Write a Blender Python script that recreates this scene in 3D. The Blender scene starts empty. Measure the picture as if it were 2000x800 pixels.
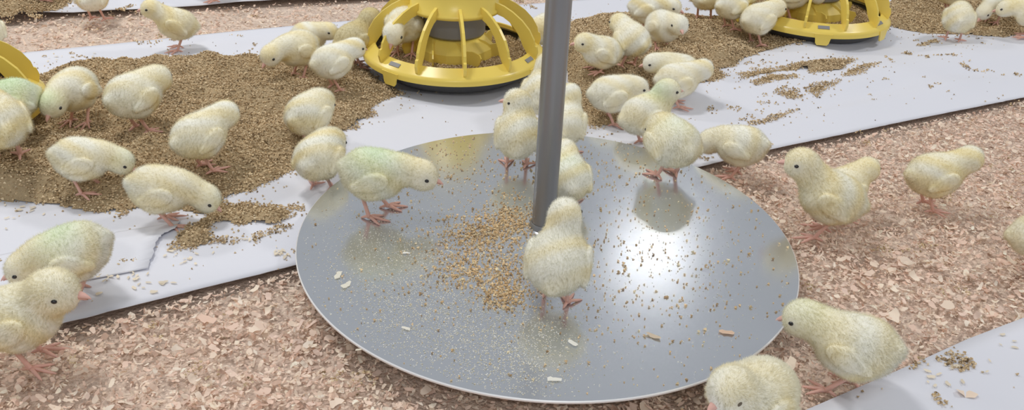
import bpy, math, random
import numpy as np
from mathutils import Matrix, Vector

# ---------------------------------------------------------------- camera, world, lamps, exposure
sc = bpy.context.scene
ZD = 0.027                                     # top of the steel disc above the litter
ZP = 0.008                                     # paper sheets
FOC = 1700.0                                   # focal length in px of the 2000 px frame
CAM = np.array([0.0, -0.76347, 0.45804 + ZD])
FWD = np.array([-0.04210833, 0.87181963, -0.48801375])
RGT = np.array([0.99660112, 0.07126541, 0.04132132])
UPV = np.array([-0.07080324, 0.48461508, 0.87185728])
cam = bpy.data.cameras.new('camera'); co = bpy.data.objects.new('camera', cam)
sc.collection.objects.link(co); sc.camera = co
cam.sensor_width = 36.0; cam.lens = FOC/2000*36; cam.clip_start = 0.02; cam.clip_end = 60
m = Matrix.Identity(4)
for i in range(3):
    m[i][0], m[i][1], m[i][2], m[i][3] = RGT[i], UPV[i], -FWD[i], CAM[i]
co.matrix_world = m

def ground(px, py, z=ZP):                      # where a pixel of the photograph meets a level plane
    d = FWD + (px-1000)/FOC*RGT - (py-400)/FOC*UPV
    return CAM + d*((z-CAM[2])/d[2])

wd = bpy.data.worlds.new('barn_light'); sc.world = wd; wd.use_nodes = True
wd.node_tree.nodes['Background'].inputs[0].default_value = (0.93, 0.96, 1.0, 1)
wd.node_tree.nodes['Background'].inputs[1].default_value = 0.40

def lamp(name, loc, size, power, col=(1, .985, .96)):
    l = bpy.data.lights.new(name, 'AREA'); l.shape = 'RECTANGLE'; l.size, l.size_y = size; l.energy = power; l.color = col
    o = bpy.data.objects.new(name, l); o.location = loc; sc.collection.objects.link(o)
    return o
lamp('barn_lamp', (0.66, 3.83, 2.43), (0.44, 0.09), 2.3)        # the one mirrored in the disc
lamp('barn_lamp', (-2.7, 1.5, 2.43), (0.46, 0.3), 30)
lamp('barn_lamp', (-0.9, 0.4, 2.43), (0.46, 0.3), 22)
lamp('barn_lamp', (2.2, 0.9, 2.43), (0.46, 0.3), 22)
lamp('barn_lamp', (0.3, -2.6, 2.43), (0.46, 0.3), 22)
sc.view_settings.view_transform = 'Standard'; sc.view_settings.look = 'None'
sc.view_settings.gamma = 1.0; sc.view_settings.use_curve_mapping = False
sc.view_settings.exposure = 0.0

# ---------------------------------------------------------------- helpers
rng = np.random.default_rng(11); rnd = random.Random(5)
COL = sc.collection

def mesh_np(name, V, F, mat, col=None, smooth=True, normals=None):
    """V (n,3); F an (m,k) int array or a list of tuples; col (n,3) linear colour per vertex"""
    me = bpy.data.meshes.new(name)
    V = np.ascontiguousarray(V, np.float32)
    if isinstance(F, np.ndarray):
        k = F.shape[1]; me.vertices.add(len(V)); me.vertices.foreach_set('co', V.ravel())
        me.loops.add(F.size); me.loops.foreach_set('vertex_index', F.astype(np.int32).ravel())
        me.polygons.add(len(F)); me.polygons.foreach_set('loop_start', np.arange(0, F.size, k, dtype=np.int32))
        me.update(calc_edges=True)
    else:
        me.from_pydata(V.tolist(), [], F)
    if col is not None:
        a = me.color_attributes.new('Col', 'FLOAT_COLOR', 'POINT')
        a.data.foreach_set('color', np.concatenate([np.clip(col, 0, 1), np.ones((len(V), 1))], 1).astype(np.float32).ravel())
    me.polygons.foreach_set('use_smooth', np.full(len(me.polygons), bool(smooth)))
    if normals is not None: me.normals_split_custom_set_from_vertices(normals.tolist())
    for x in (mat if isinstance(mat, (list, tuple)) else [mat]): me.materials.append(x)
    return me

def obj(name, me, parent=None, loc=None):
    o = bpy.data.objects.new(name, me); COL.objects.link(o)
    if parent is not None: o.parent = parent
    if loc is not None: o.location = loc
    return o

def tag(o, label=None, cat=None, group=None, kind=None):
    for k, v in (('label', label), ('category', cat), ('group', group), ('kind', kind)):
        if v: o[k] = v
    return o

def empty(name, loc, rz=0):
    o = bpy.data.objects.new(name, None); COL.objects.link(o); o.location = loc
    o.rotation_euler.z = rz; o.empty_display_size = .03
    return o

def lathe(prof, n=64):
    V, F = [], []
    for r, z in prof:
        for k in range(n):
            a = 2*math.pi*k/n; V.append((r*math.cos(a), r*math.sin(a), z))
    for i in range(len(prof)-1):
        for k in range(n):
            k2 = (k+1) % n; F.append((i*n+k, i*n+k2, (i+1)*n+k2, (i+1)*n+k))
    return np.array(V), np.array(F)

def vnoise(x, y, cell, seed):
    g = np.random.default_rng(seed).random((64, 64)); u = x/cell + 100.3; v = y/cell + 100.7
    i, j = np.floor(u).astype(int), np.floor(v).astype(int); fu, fv = u-i, v-j
    fu = fu*fu*(3-2*fu); fv = fv*fv*(3-2*fv); w = lambda a, b: g[a % 64, b % 64]
    return (w(i, j)*(1-fu)+w(i+1, j)*fu)*(1-fv) + (w(i, j+1)*(1-fu)+w(i+1, j+1)*fu)*fv

def mat(name, color=None, rough=.6, metal=0, attr=False, bump=None, spec=.5, vary=0, sss=0, trans=0):
    M = bpy.data.materials.new(name); M.use_nodes = True; nt = M.node_tree; b = nt.nodes['Principled BSDF']
    b.inputs['Roughness'].default_value = rough; b.inputs['Metallic'].default_value = metal
    b.inputs['Specular IOR Level'].default_value = spec
    src = None
    if attr:
        a = nt.nodes.new('ShaderNodeAttribute'); a.attribute_name = 'Col'; src = a.outputs['Color']
    else:
        b.inputs['Base Color'].default_value = (*color, 1)
        if vary:
            tc = nt.nodes.new('ShaderNodeTexCoord'); n = nt.nodes.new('ShaderNodeTexNoise'); n.inputs['Scale'].default_value = 60
            nt.links.new(tc.outputs['Object'], n.inputs['Vector'])
            mx = nt.nodes.new('ShaderNodeMix'); mx.data_type = 'RGBA'
            mx.inputs[6].default_value = (*[c*(1-vary) for c in color], 1); mx.inputs[7].default_value = (*[min(1, c*(1+vary)) for c in color], 1)
            nt.links.new(n.outputs['Fac'], mx.inputs[0]); src = mx.outputs[2]
    if src is not None: nt.links.new(src, b.inputs['Base Color'])
    if sss:
        b.inputs['Subsurface Weight'].default_value = sss; b.inputs['Subsurface Radius'].default_value = (.004, .002, .001)
    if bump:
        tc = nt.nodes.new('ShaderNodeTexCoord'); n = nt.nodes.new('ShaderNodeTexNoise')
        n.inputs['Scale'].default_value = bump[0]; n.inputs['Detail'].default_value = 4
        bp = nt.nodes.new('ShaderNodeBump'); bp.inputs['Strength'].default_value = bump[1]; bp.inputs['Distance'].default_value = bump[2]
        nt.links.new(tc.outputs['Object'], n.inputs['Vector']); nt.links.new(n.outputs['Fac'], bp.inputs['Height']); nt.links.new(bp.outputs['Normal'], b.inputs['Normal'])
    if trans:
        t = nt.nodes.new('ShaderNodeBsdfTranslucent'); mxs = nt.nodes.new('ShaderNodeMixShader'); mxs.inputs[0].default_value = trans
        if src is not None: nt.links.new(src, t.inputs['Color'])
        else: t.inputs['Color'].default_value = (*color, 1)
        nt.links.new(b.outputs[0], mxs.inputs[1]); nt.links.new(t.outputs[0], mxs.inputs[2])
        nt.links.new(mxs.outputs[0], nt.nodes['Material Output'].inputs['Surface'])
    return M

M_down = mat('chick_down', attr=True, rough=.9, spec=.1, trans=.55)
M_skin = mat('chick_plumage_base', attr=True, rough=.95, spec=.05)
M_leg = mat('chick_leg_skin', (.78, .46, .38), rough=.5, spec=.4, bump=(900, .5, .0004), vary=.15, sss=.15)
M_beak = mat('chick_beak_horn', (.80, .48, .41), rough=.4, spec=.4)
M_eye = mat('chick_eye', (.012, .010, .010), rough=.08, spec=.8)
M_lid = mat('chick_eyelid', (.16, .13, .09), rough=.7)
M_paper = mat('brooder_paper', (.77, .78, .85), rough=.65, spec=.25, bump=(45, .12, .002))
M_floor = mat('litter_ground', (.80, .62, .52), rough=.95, spec=.1, bump=(260, 1, .004), vary=.35)
M_shav = mat('pine_shavings', attr=True, rough=.85, spec=.15, trans=.12)
M_feed = mat('crumble_feed', attr=True, rough=.9, spec=.15)
M_heap = mat('feed_bed', (.50, .38, .23), rough=.95, spec=.1, bump=(420, 1, .003), vary=.35)
M_yel = mat('yellow_plastic', (.90, .69, .14), rough=.28, spec=.5, sss=.0)
M_grey = mat('grey_plastic', (.27, .27, .275), rough=.45, spec=.4)
M_dark = mat('dark_pan_plastic', (.06, .06, .062), rough=.5, spec=.4)
M_pole = mat('pole_steel', (.30, .30, .305), rough=.36, metal=.75, bump=(300, .15, .0005))
M_steel = mat('disc_steel', (.77, .80, .85), rough=.195, metal=.93)
M_edge = mat('disc_edge', (.95, .95, .96), rough=.35, metal=.35)  # near-white colour stands in for the lip's bright reflection

# ---------------------------------------------------------------- setting: litter floor and paper strips
def ext(line, a, b):                            # lengthen a polyline at both ends
    p = [np.array(q, float) for q in line]
    d0 = (p[0]-p[1])/np.linalg.norm(p[0]-p[1]); d1 = (p[-1]-p[-2])/np.linalg.norm(p[-1]-p[-2])
    return np.array([p[0]+d0*a] + p + [p[-1]+d1*b])
NEAR = ext([(-.43, -.188), (-.244, -.062), (.02, .112), (.279, .283), (.50, .415), (.717, .541)], 1.0, 1.2)
FAR = ext([(-.96, .376), (-.814, .457), (-.514, .632), (-.10, .86), (.15, .99)], .7, 1.7)
RIGHT = ext([(.09, -.292), (.217, -.215), (.33, -.141), (.39, -.100), (.456, -.060)], .5, 1.3)
TOPN = ext([(-.873, .655), (-.713, .722), (-.533, .800)], .14, 1.9)

def resample(line, n):
    s = np.concatenate([[0], np.cumsum(np.linalg.norm(np.diff(line, axis=0), axis=1))])
    t = np.linspace(0, s[-1], n)
    return np.stack([np.interp(t, s, line[:, i]) for i in range(2)], 1)

def side(line, x, y):                           # >0 on the far (left) side of the polyline, signed distance
    best = np.full(np.shape(x), 1e9); sg = np.zeros(np.shape(x))
    for a, b in zip(line[:-1], line[1:]):
        d = b-a; L = np.linalg.norm(d); d = d/L
        t = np.clip((x-a[0])*d[0] + (y-a[1])*d[1], 0, L)
        px, py = a[0]+d[0]*t, a[1]+d[1]*t; r = np.hypot(x-px, y-py)
        cr = d[0]*(y-a[1]) - d[1]*(x-a[0]); up = r < best
        best = np.where(up, r, best); sg = np.where(up, np.sign(cr), sg)
    return best*sg

def paper_z(x, y):
    w = .6*vnoise((x*.84+y*.54)*.5, (y*.84-x*.54)*1.9, .11, 3) + .4*vnoise(x, y, .09, 4)
    z = ZP + .026*(w-.44)*np.clip((np.hypot(x, y)-.27)/.12, 0, 1)*np.clip((np.minimum(np.abs(side(NEAR, x, y)), np.minimum(np.abs(side(FAR, x, y)), np.abs(side(RIGHT, x, y))))+.004)/.07, 0, 1)
    dn = side(NEAR, x, y)                      # soft fold running along the right half of the long strip
    fold = np.interp(dn, [0, .085, .105, .128, .150, .17, .26, .34], [0, 0, .003, .0095, .0125, .012, .004, 0])
    z = np.maximum(z, .0062)
    return z + fold*np.clip((x-.20)/.25, 0, 1)

def strip(name, A, B, nu, nv, label, rag=.0003, seed=0, zoff=0, lift=None):
    a, b = resample(A, nu), resample(B, nu)
    r = np.random.default_rng(seed)
    v = np.linspace(0, 1, nv)
    P = a[:, None]*(1-v[None, :, None]) + b[:, None]*v[None, :, None]
    jag = np.cumsum(r.normal(0, rag, nu)); jag -= np.convolve(jag, np.ones(15)/15, 'same')
    n = np.array([-.53, .85]); P[:, 0] += jag[:, None]*n
    z = paper_z(P[..., 0], P[..., 1]) + zoff
    V = np.concatenate([P, z[..., None]], -1).reshape(-1, 3)
    i, j = np.meshgrid(np.arange(nu-1), np.arange(nv-1), indexing='ij'); k = (i*nv+j).ravel()
    F = np.stack([k, k+nv, k+nv+1, k+1], 1)
    o = obj(name, mesh_np(name, V, F, M_paper))
    md = o.modifiers.new('thickness', 'SOLIDIFY'); md.thickness = .0005; md.offset = -1
    tag(o, label, 'paper')
    return o
n33 = np.array([-.545, .838])
strip('paper_sheet', NEAR, FAR, 420, 70, 'long white paper strip lying under the feeders and most chicks', seed=1)
strip('paper_sheet', RIGHT - n33*.5, RIGHT, 200, 30, 'white paper sheet in the bottom right corner of the floor', rag=.0002, seed=2)
strip('paper_sheet', TOPN, TOPN + n33*.35, 160, 20, 'white paper strip far behind, beyond the band of pink shavings', seed=3)
# torn end of a second sheet that overlaps the long strip at the left
tear = [ground(*q)[:2] for q in ((352, 432), (346, 444), (345, 452), (335, 459), (322, 467), (312, 477), (306, 486), (304, 497), (298, 512), (290, 530))]
tear = resample(np.array(tear), 34) + rng.normal(0, .0007, (34, 2))
dl = np.array([-.86, -.51]); left = tear + dl*np.linspace(.42, .42, 34)[:, None]
v = np.linspace(0, 1, 24); P = tear[:, None]*(1-v[None, :, None]) + left[:, None]*v[None, :, None]
z = paper_z(P[..., 0], P[..., 1]) + .0012 + .0035*np.exp(-v*16)[None]*(.35+.65*np.sin(np.linspace(0, math.pi, 34))[:, None])
k = (np.arange(33)[:, None]*24 + np.arange(23)[None]).ravel()
o = obj('paper_sheet', mesh_np('paper_sheet', np.concatenate([P, z[..., None]], -1).reshape(-1, 3), np.stack([k, k+1, k+25, k+24], 1), M_paper))
o.modifiers.new('thickness', 'SOLIDIFY').thickness = .0005
tag(o, 'white paper sheet with a ragged torn end, overlapping the long strip at left', 'paper')

gx, gy = np.meshgrid(np.arange(-2.6, 2.8, .03), np.arange(-1.0, 3.4, .03), indexing='ij')
gz = .004*(vnoise(gx, gy, .09, 8)-.5) - .006
nu, nv = gx.shape; k = (np.arange(nu-1)[:, None]*nv + np.arange(nv-1)[None]).ravel()
floor = obj('floor', mesh_np('floor', np.stack([gx, gy, gz], -1).reshape(-1, 3), np.stack([k, k+nv, k+nv+1, k+1], 1), M_floor))
tag(floor, 'floor covered in pale pink wood shavings', None, kind='structure')

def flakes(n_u, seed):                          # one curled shaving, unit length along x
    r = np.random.default_rng(seed)
    x = np.linspace(-.5, .5, n_u); w = .5*np.interp(x, [-.5, -.3, .25, .5], [r.uniform(.25, .9), 1, r.uniform(.8, 1), r.uniform(.2, .8)])
    w1 = w*r.uniform(.7, 1.1, n_u); w2 = w*r.uniform(.7, 1.1, n_u); curl = r.uniform(-.9, .9)
    zc = curl*(x*x-.1)
    V = np.stack([np.concatenate([x, x+r.uniform(-.1, .1, n_u)]), np.concatenate([-w1, w2]), np.concatenate([zc, zc+r.uniform(-.08, .08, n_u)+curl*.1])], 1)
    k = np.arange(n_u-1); F = np.stack([k, k+1, k+1+n_u, k+n_u], 1)
    return V, F

PAL = np.array([(.93, .80, .68), (.90, .72, .61), (.85, .64, .54), (.78, .56, .46), (.93, .79, .66), (.52, .34, .26), (.95, .87, .77), (.88, .69, .60)])
PAL = (PAL*.82 + .18*np.array((.95, .88, .79)))*np.array((1.02, .975, .93))
PW = np.array([.20, .24, .16, .08, .16, .03, .06, .07])
def tilt(n, amt):
    yaw = rng.uniform(0, 2*math.pi, n); ax = rng.normal(0, amt, n); ay = rng.normal(0, amt, n)
    cz, sz = np.cos(yaw), np.sin(yaw); cx, sx = np.cos(ax), np.sin(ax); cy, sy = np.cos(ay), np.sin(ay)
    Rz = np.zeros((n, 3, 3)); Rz[:, 0, 0] = cz; Rz[:, 0, 1] = -sz; Rz[:, 1, 0] = sz; Rz[:, 1, 1] = cz; Rz[:, 2, 2] = 1
    Rx = np.zeros((n, 3, 3)); Rx[:, 0, 0] = 1; Rx[:, 1, 1] = cx; Rx[:, 1, 2] = -sx; Rx[:, 2, 1] = sx; Rx[:, 2, 2] = cx
    Ry = np.zeros((n, 3, 3)); Ry[:, 1, 1] = 1; Ry[:, 0, 0] = cy; Ry[:, 0, 2] = sy; Ry[:, 2, 0] = -sy; Ry[:, 2, 2] = cy
    return Rz @ Rx @ Ry

def rot_z0(a):
    return np.array([[math.cos(a), -math.sin(a), 0], [math.sin(a), math.cos(a), 0], [0, 0, 1.]])

def on_litter(x, y, gap=.002):
    main = (side(NEAR, x, y) > -gap) & (side(FAR, x, y) < gap)
    return ~(main | (side(RIGHT, x, y) < gap) | (side(TOPN, x, y) > -gap))

def scatter_flakes(N, box, lmin, lmax, zr, amt, seed0, keep=None):
    x = rng.uniform(box[0], box[1], N); y = rng.uniform(box[2], box[3], N)
    m = on_litter(x, y) & (np.hypot(x, y) > .10)
    if keep is not None: m &= keep(x, y)
    x, y = x[m], y[m]; n = len(x)
    L = lmin + (lmax-lmin)*rng.random(n)**2.2; W = L*rng.uniform(.22, .75, n)
    R = tilt(n, amt); z = rng.uniform(*zr, n)
    big = L > lmax*.6
    edge = np.minimum(np.abs(side(NEAR, x, y)), np.minimum(np.abs(side(RIGHT, x, y)), np.abs(side(FAR, x, y))))
    z = np.where(edge < .006, np.minimum(z, .002), z)
    protos = [flakes(4, seed0+i) for i in range(24)]
    pid = rng.integers(0, 24, n); PV = np.stack([p[0] for p in protos])[pid]
    V = PV * np.stack([L, W, L], 1)[:, None]; V = np.einsum('nij,nkj->nki', R, V)
    V += np.stack([x, y, z], 1)[:, None]
    F = protos[0][1][None] + 8*np.arange(n)[:, None, None]
    c = PAL[rng.choice(8, n, p=PW)]*rng.uniform(.82, 1.12, (n, 1))
    c = np.repeat(c[:, None], 8, 1)*rng.uniform(.93, 1.07, (n, 8, 1))
    return V.reshape(-1, 3), F.reshape(-1, 4), c.reshape(-1, 3)

near_box = (-.62, 1.15, -.48, .62); far_box = (-1.35, .5, .25, 1.15)
sets = [scatter_flakes(85000, near_box, .003, .0095, (-.006, .004), .36, 100),
        scatter_flakes(36000, far_box, .003, .0095, (-.005, .004), .34, 200, lambda x, y: side(FAR, x, y) > 0),
        scatter_flakes(50000, near_box, .003, .009, (.001, .006), .30, 400),
        scatter_flakes(45000, near_box, .0012, .0045, (.000, .006), .4, 300)]
Vs, Fs, Cs, o_ = [], [], [], 0
for V, F, c in sets:
    Vs.append(V); Fs.append(F+o_); Cs.append(c); o_ += len(V)
tag(obj('wood_shavings', mesh_np('wood_shavings', np.concatenate(Vs), np.concatenate(Fs), M_shav, np.concatenate(Cs), smooth=False), floor), kind='stuff')
# the shavings that show largest are single pieces
protos = []
for i in range(18):
    V, F = flakes(6, 500+i); c = PAL[i % 8 if i % 8 != 5 else 0]
    w = rng.uniform(.3, .75)
    protos.append(mesh_np('wood_shaving', V*[1, w, 1], F, M_shav, np.tile(c, (len(V), 1))*rng.uniform(.9, 1.1)))
spots = [(1772, 517), (1760, 512), (512, 770), (405, 628), (1885, 775), (1745, 620), (470, 596), (612, 632), (1540, 720), (505, 640), (1690, 560), (1900, 540), (1850, 600)]
pts = [(*ground(px, py, .004)[:2], rnd.uniform(.013, .019)) for px, py in spots]
while len(pts) < 290:
    x, y = rnd.uniform(-.45, .75), rnd.uniform(-.34, .42)
    if rnd.random() < .55: y = rnd.uniform(-.34, .05)
    if not bool(on_litter(np.array(x), np.array(y), .012)) or math.hypot(x, y) < .235: continue
    pts.append((x, y, rnd.uniform(.0075, .0125)))
for i, (x, y, L) in enumerate(pts):
    o = obj('wood_shaving', protos[i % 18], floor, (x, y, rnd.uniform(.004, .008)))
    o.rotation_euler = (rnd.gauss(0, .22), rnd.gauss(0, .22), rnd.uniform(0, 6.28)); o.scale = (L, L, L)

# ---------------------------------------------------------------- steel weighing disc with its pole
stand = empty('weighing_plate', (0, 0, 0))
tag(stand, 'round flat steel plate with a tall steel pole at its centre', 'bird scale')
r = .25
V, F = lathe([(.0005, ZD), (.05, ZD), (.15, ZD), (.22, ZD), (r-.0010, ZD), (r, ZD-.0008), (r, ZD-.0022), (r-.0006, ZD-.0026), (.2, ZD-.0026), (.0005, ZD-.0026)], 180)
o = obj('plate', mesh_np('plate', V, F, [M_steel, M_edge], smooth=False), stand)
pi = np.zeros(len(F), np.int32); pi[4*180:7*180] = 1; o.data.polygons.foreach_set('material_index', pi)
V, F = lathe([(.0005, ZD-.003), (.09, ZD-.003), (.095, ZD-.006), (.095, -.004), (.0005, -.004)], 48)
obj('scale_base', mesh_np('scale_base', V, F, M_dark, smooth=False), stand)
px, py, pr = -.004, .016, .0122
V, F = lathe([(.0005, ZD), (pr, ZD), (pr, .3), (pr, .6), (pr, .95), (pr-.002, .952), (.0005, .952)], 48)
o = obj('pole', mesh_np('pole', V, F, M_pole), stand, (px, py, 0))
md = o.modifiers.new('edge', 'EDGE_SPLIT'); md.split_angle = .6
V, F = lathe([(pr+.0003, ZD+.005), (pr+.0016, ZD+.0035), (pr+.0022, ZD+.0012), (pr+.003, ZD+.0002)], 48)
obj('weld_bead', mesh_np('weld_bead', V, F, M_pole), stand, (px, py, 0))

# ---------------------------------------------------------------- feed: heaps on the paper, loose crumbs
GX0, GY0, GS = -1.2, -.36, .003
NX, NY = 800, 500
hx, hy = np.meshgrid(GX0+GS*np.arange(NX), GY0+GS*np.arange(NY), indexing='ij')
def poly_mask(pts):
    q = np.array([ground(*p)[:2] for p in pts]); ins = np.zeros(hx.shape, bool)
    for a, b in zip(q, np.roll(q, -1, 0)):
        c = ((a[1] > hy) != (b[1] > hy)) & (hx < (b[0]-a[0])*(hy-a[1])/(b[1]-a[1]+1e-12)+a[0]); ins ^= c
    return ins.astype(float)
def blur(A, n):
    for ax in (0, 1):
        for _ in range(2):
            c = np.cumsum(np.insert(A, 0, 0, ax), ax); w = 2*n+1
            pad = [(0, 0), (0, 0)]; pad[ax] = (n, n)
            B = np.pad(A, pad, mode='edge'); c = np.cumsum(B, ax); c = np.concatenate([np.zeros_like(np.take(c, [0], ax)), c], ax)
            A = (np.take(c, range(w, c.shape[ax]), ax) - np.take(c, range(0, c.shape[ax]-w), ax))/w
    return A
thick = np.zeros(hx.shape)
HEAPS = [
 [(-200, 260), (-60, 210), (60, 165), (160, 128), (300, 120), (420, 113), (505, 112), (560, 126), (640, 128), (705, 120), (730, 150), (775, 178), (800, 186), (752, 198), (720, 212), (735, 228), (698, 240), (700, 256), (650, 262),
  (600, 300), (590, 318), (575, 335), (545, 342), (530, 352), (500, 368), (430, 385), (445, 400), (430, 420), (370, 412), (300, 400), (240, 408), (170, 412), (120, 400), (40, 392), (-100, 400), (-260, 420)],
 [(352, 452), (390, 430), (420, 412), (470, 392), (500, 390), (520, 398), (545, 402), (600, 402), (590, 416), (550, 432), (525, 440), (500, 436), (455, 446), (440, 432), (400, 446), (420, 462), (480, 462), (455, 476), (400, 482), (345, 494), (322, 490), (340, 470)],
 [(490, 460), (520, 448), (570, 438), (560, 450), (510, 462)],
 [(222, 515), (250, 508), (285, 512), (275, 522), (230, 530)],
 [(1105, 42), (1150, 38), (1240, 25), (1330, 30), (1420, 38), (1480, 52), (1540, 60), (1600, 92), (1540, 97), (1488, 104), (1462, 116), (1440, 124), (1435, 135), (1400, 142), (1420, 152), (1390, 164), (1350, 168), (1300, 186), (1262, 200), (1240, 244), (1195, 250), (1150, 252), (1125, 215), (1105, 170)],
 [(1445, 165), (1480, 152), (1545, 146), (1600, 135), (1560, 132), (1500, 142), (1440, 150)],
 [(1508, 185), (1530, 176), (1556, 181), (1572, 195), (1545, 200), (1520, 194)],
 [(1560, 178), (1600, 172), (1640, 163), (1640, 172), (1615, 182), (1590, 195), (1570, 186)],
 [(1455, 168), (1500, 156), (1558, 152), (1550, 160), (1500, 168), (1470, 172)],
 [(1575, 140), (1620, 128), (1680, 126), (1660, 134), (1640, 148), (1600, 152), (1578, 150)],
 [(1460, 242), (1500, 228), (1560, 208), (1580, 206), (1550, 220), (1510, 236), (1480, 242)],
 [(1630, 160), (1680, 140), (1725, 134), (1690, 150), (1650, 162)],
 [(1728, 30), (1745, -12), (1850, -30), (2150, -40), (2150, 60), (2000, 78), (1960, 84), (1920, 76), (1880, 72), (1800, 66), (1770, 58), (1740, 52)],
 [(1785, 95), (1820, 84), (1835, 80), (1815, 92), (1795, 98)],
 [(1835, 702), (1872, 690), (1908, 716), (1884, 732), (1850, 722)], [(1745, 728), (1790, 706), (1812, 712), (1780, 726), (1752, 734)], [(1812, 772), (1822, 764), (1850, 790), (1838, 794)],
 [(-150, 44), (-20, -30), (125, -30), (140, 4), (110, 20), (60, 30), (20, 36)],
]
for hp in HEAPS: thick = np.maximum(thick, poly_mask(hp))
nz = vnoise(hx, hy, .040, 21)*.45 + vnoise(hx, hy, .014, 22)*.35 + vnoise(hx, hy, .007, 25)*.2
soft = blur(thick, 1)
cover = np.clip((soft + (nz-.5)*1.5 - .34)*3.5, 0, 1)             # ragged outline
body = blur(cover, 6)
body = blur(cover, 5)
heap_h = np.clip(body-.55, 0, 1)*.036*(.15+1.2*vnoise(hx, hy, .060, 23)) * (.5+1.0*vnoise(hx, hy, .026, 24))
def sample_field(A, x, y):
    i = np.clip(((x-GX0)/GS).astype(int), 0, NX-1); j = np.clip(((y-GY0)/GS).astype(int), 0, NY-1)
    return A[i, j]
pz = paper_z(hx, hy); topz = pz + heap_h
live = (body > .52) & (cover > .35)
# bed surface under the crumbs
quad = live[:-1, :-1] & live[1:, :-1] & live[1:, 1:] & live[:-1, 1:]
ids = np.arange(NX*NY).reshape(NX, NY); q = np.stack([ids[:-1, :-1][quad], ids[1:, :-1][quad], ids[1:, 1:][quad], ids[:-1, 1:][quad]], 1)
used, inv = np.unique(q, return_inverse=True)
V = np.stack([hx.ravel()[used], hy.ravel()[used], (topz+.0002).ravel()[used]], 1)
feed = tag(obj('feed', mesh_np('feed_bed', V, inv.reshape(-1, 4), M_heap)), 'loose brown crumbled chick feed heaped and strewn over the white paper', 'feed', kind='stuff')

FCOL = np.array([(.66, .51, .32), (.54, .40, .24), (.76, .61, .40), (.36, .25, .14), (.84, .70, .48), (.20, .14, .08)])
FW = np.array([.30, .26, .2, .12, .08, .04])
def crumbs(x, y, z, rad, pal=FCOL, w=FW, flat=.75):
    n = len(x); a0 = rng.uniform(0, 6.28, n)
    V = np.zeros((n, 5, 3))
    for k in range(3):
        a = a0 + k*2.094 + rng.uniform(-.4, .4, n); rr = rad*rng.uniform(.7, 1.25, n)
        V[:, k] = np.stack([rr*np.cos(a), rr*np.sin(a), rad*rng.uniform(-.3, .3, n)], 1)
    V[:, 3] = np.stack([rad*rng.uniform(-.4, .4, n), rad*rng.uniform(-.4, .4, n), rad*flat*rng.uniform(.8, 1.2, n)], 1)
    V[:, 4] = np.stack([rad*rng.uniform(-.3, .3, n), rad*rng.uniform(-.3, .3, n), -rad*flat*rng.uniform(.8, 1.1, n)], 1)
    V += np.stack([x, y, z+rad*flat*.8], 1)[:, None]
    f = np.array([(0, 1, 3), (1, 2, 3), (2, 0, 3), (1, 0, 4), (2, 1, 4), (0, 2, 4)])
    F = f[None] + 5*np.arange(n)[:, None, None]
    c = pal[rng.choice(len(pal), n, p=w)]*rng.uniform(.8, 1.2, (n, 1))
    return V.reshape(-1, 3), F.reshape(-1, 3), np.repeat(c, 5, 0)
N = 900000
x = rng.uniform(GX0, GX0+GS*NX, N); y = rng.uniform(GY0, GY0+GS*NY, N)
pc = sample_field(cover, x, y); halo = sample_field(blur(thick, 9), x, y)
d = rng.random(N); inside = on_litter(x, y, .0) == False
frame = (y < 1.05) & (x > -1.1) & (x < 1.19)
keep = frame & ((d < pc*.85) | ((d < halo*.06) & inside))
keep &= np.hypot(x, y) > .253
x, y = x[keep], y[keep]; thin = sample_field(cover, x, y) < .3
z = sample_field(topz, x, y) + np.where(thin, 0, rng.uniform(-.0003, .0014, len(x)))
parts = [crumbs(x, y, z, rng.uniform(.0010, .0019, len(x))*np.where(y > .6, 1.15, 1))]
# strays over the open paper
N = 5200; x = rng.uniform(-.9, 1.2, N); y = rng.uniform(-.35, 1.1, N)
k = (~on_litter(x, y, -.01)) & (np.hypot(x, y) > .255) & (rng.random(N) < .10+.55*vnoise(x, y, .08, 31)**3)
x, y = x[k], y[k]; parts.append(crumbs(x, y, paper_z(x, y), rng.uniform(.0006, .0014, len(x))))
V = np.concatenate([p_[0] for p_ in parts]); F = np.concatenate([parts[0][1], parts[1][1]+len(parts[0][0])]); c = np.concatenate([p_[2] for p_ in parts])
tag(obj('feed_crumbs', mesh_np('feed_crumbs', V, F, M_feed, c, smooth=False), feed), kind='stuff')

# loose shavings that strayed on to the paper
q = np.concatenate([rng.normal(size=(n_, 2))*[sx_, sy_] + [cx_, cy_] for cx_, cy_, sx_, sy_, n_ in ((285, 548, 45, 16, 26), (350, 505, 40, 10, 14), (545, 490, 14, 8, 14), (40, 415, 30, 12, 12), (130, 112, 60, 7, 16), (1850, 730, 60, 20, 14), (1960, 660, 30, 14, 8), (480, 468, 8, 3, 3))])
q = np.array([ground(*t)[:2] for t in q]); q = q[(~on_litter(q[:, 0], q[:, 1], -.006)) & (np.hypot(q[:, 0], q[:, 1]) > .26)]
Vs, Fs, Cs, o_ = [], [], [], 0
for i_, (x_, y_) in enumerate(q):
    V, F = flakes(4, 700+i_ % 30); L = rnd.uniform(.003, .0075); a = rnd.uniform(0, 6.28)
    V = V*[L, L*rnd.uniform(.3, .7), L*.5] @ rot_z0(a).T + [x_, y_, float(paper_z(np.array(x_), np.array(y_)))+.0015]
    Vs.append(V); Fs.append(F+o_); Cs.append(np.tile(np.array((.90, .80, .64))*rnd.uniform(.85, 1.05), (len(V), 1))); o_ += len(V)
tag(obj('stray_shavings', mesh_np('stray_shavings', np.concatenate(Vs), np.concatenate(Fs), M_shav, np.concatenate(Cs), smooth=False)), 'small loose wood shavings strewn over the white paper', 'wood shavings', kind='stuff')

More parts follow.
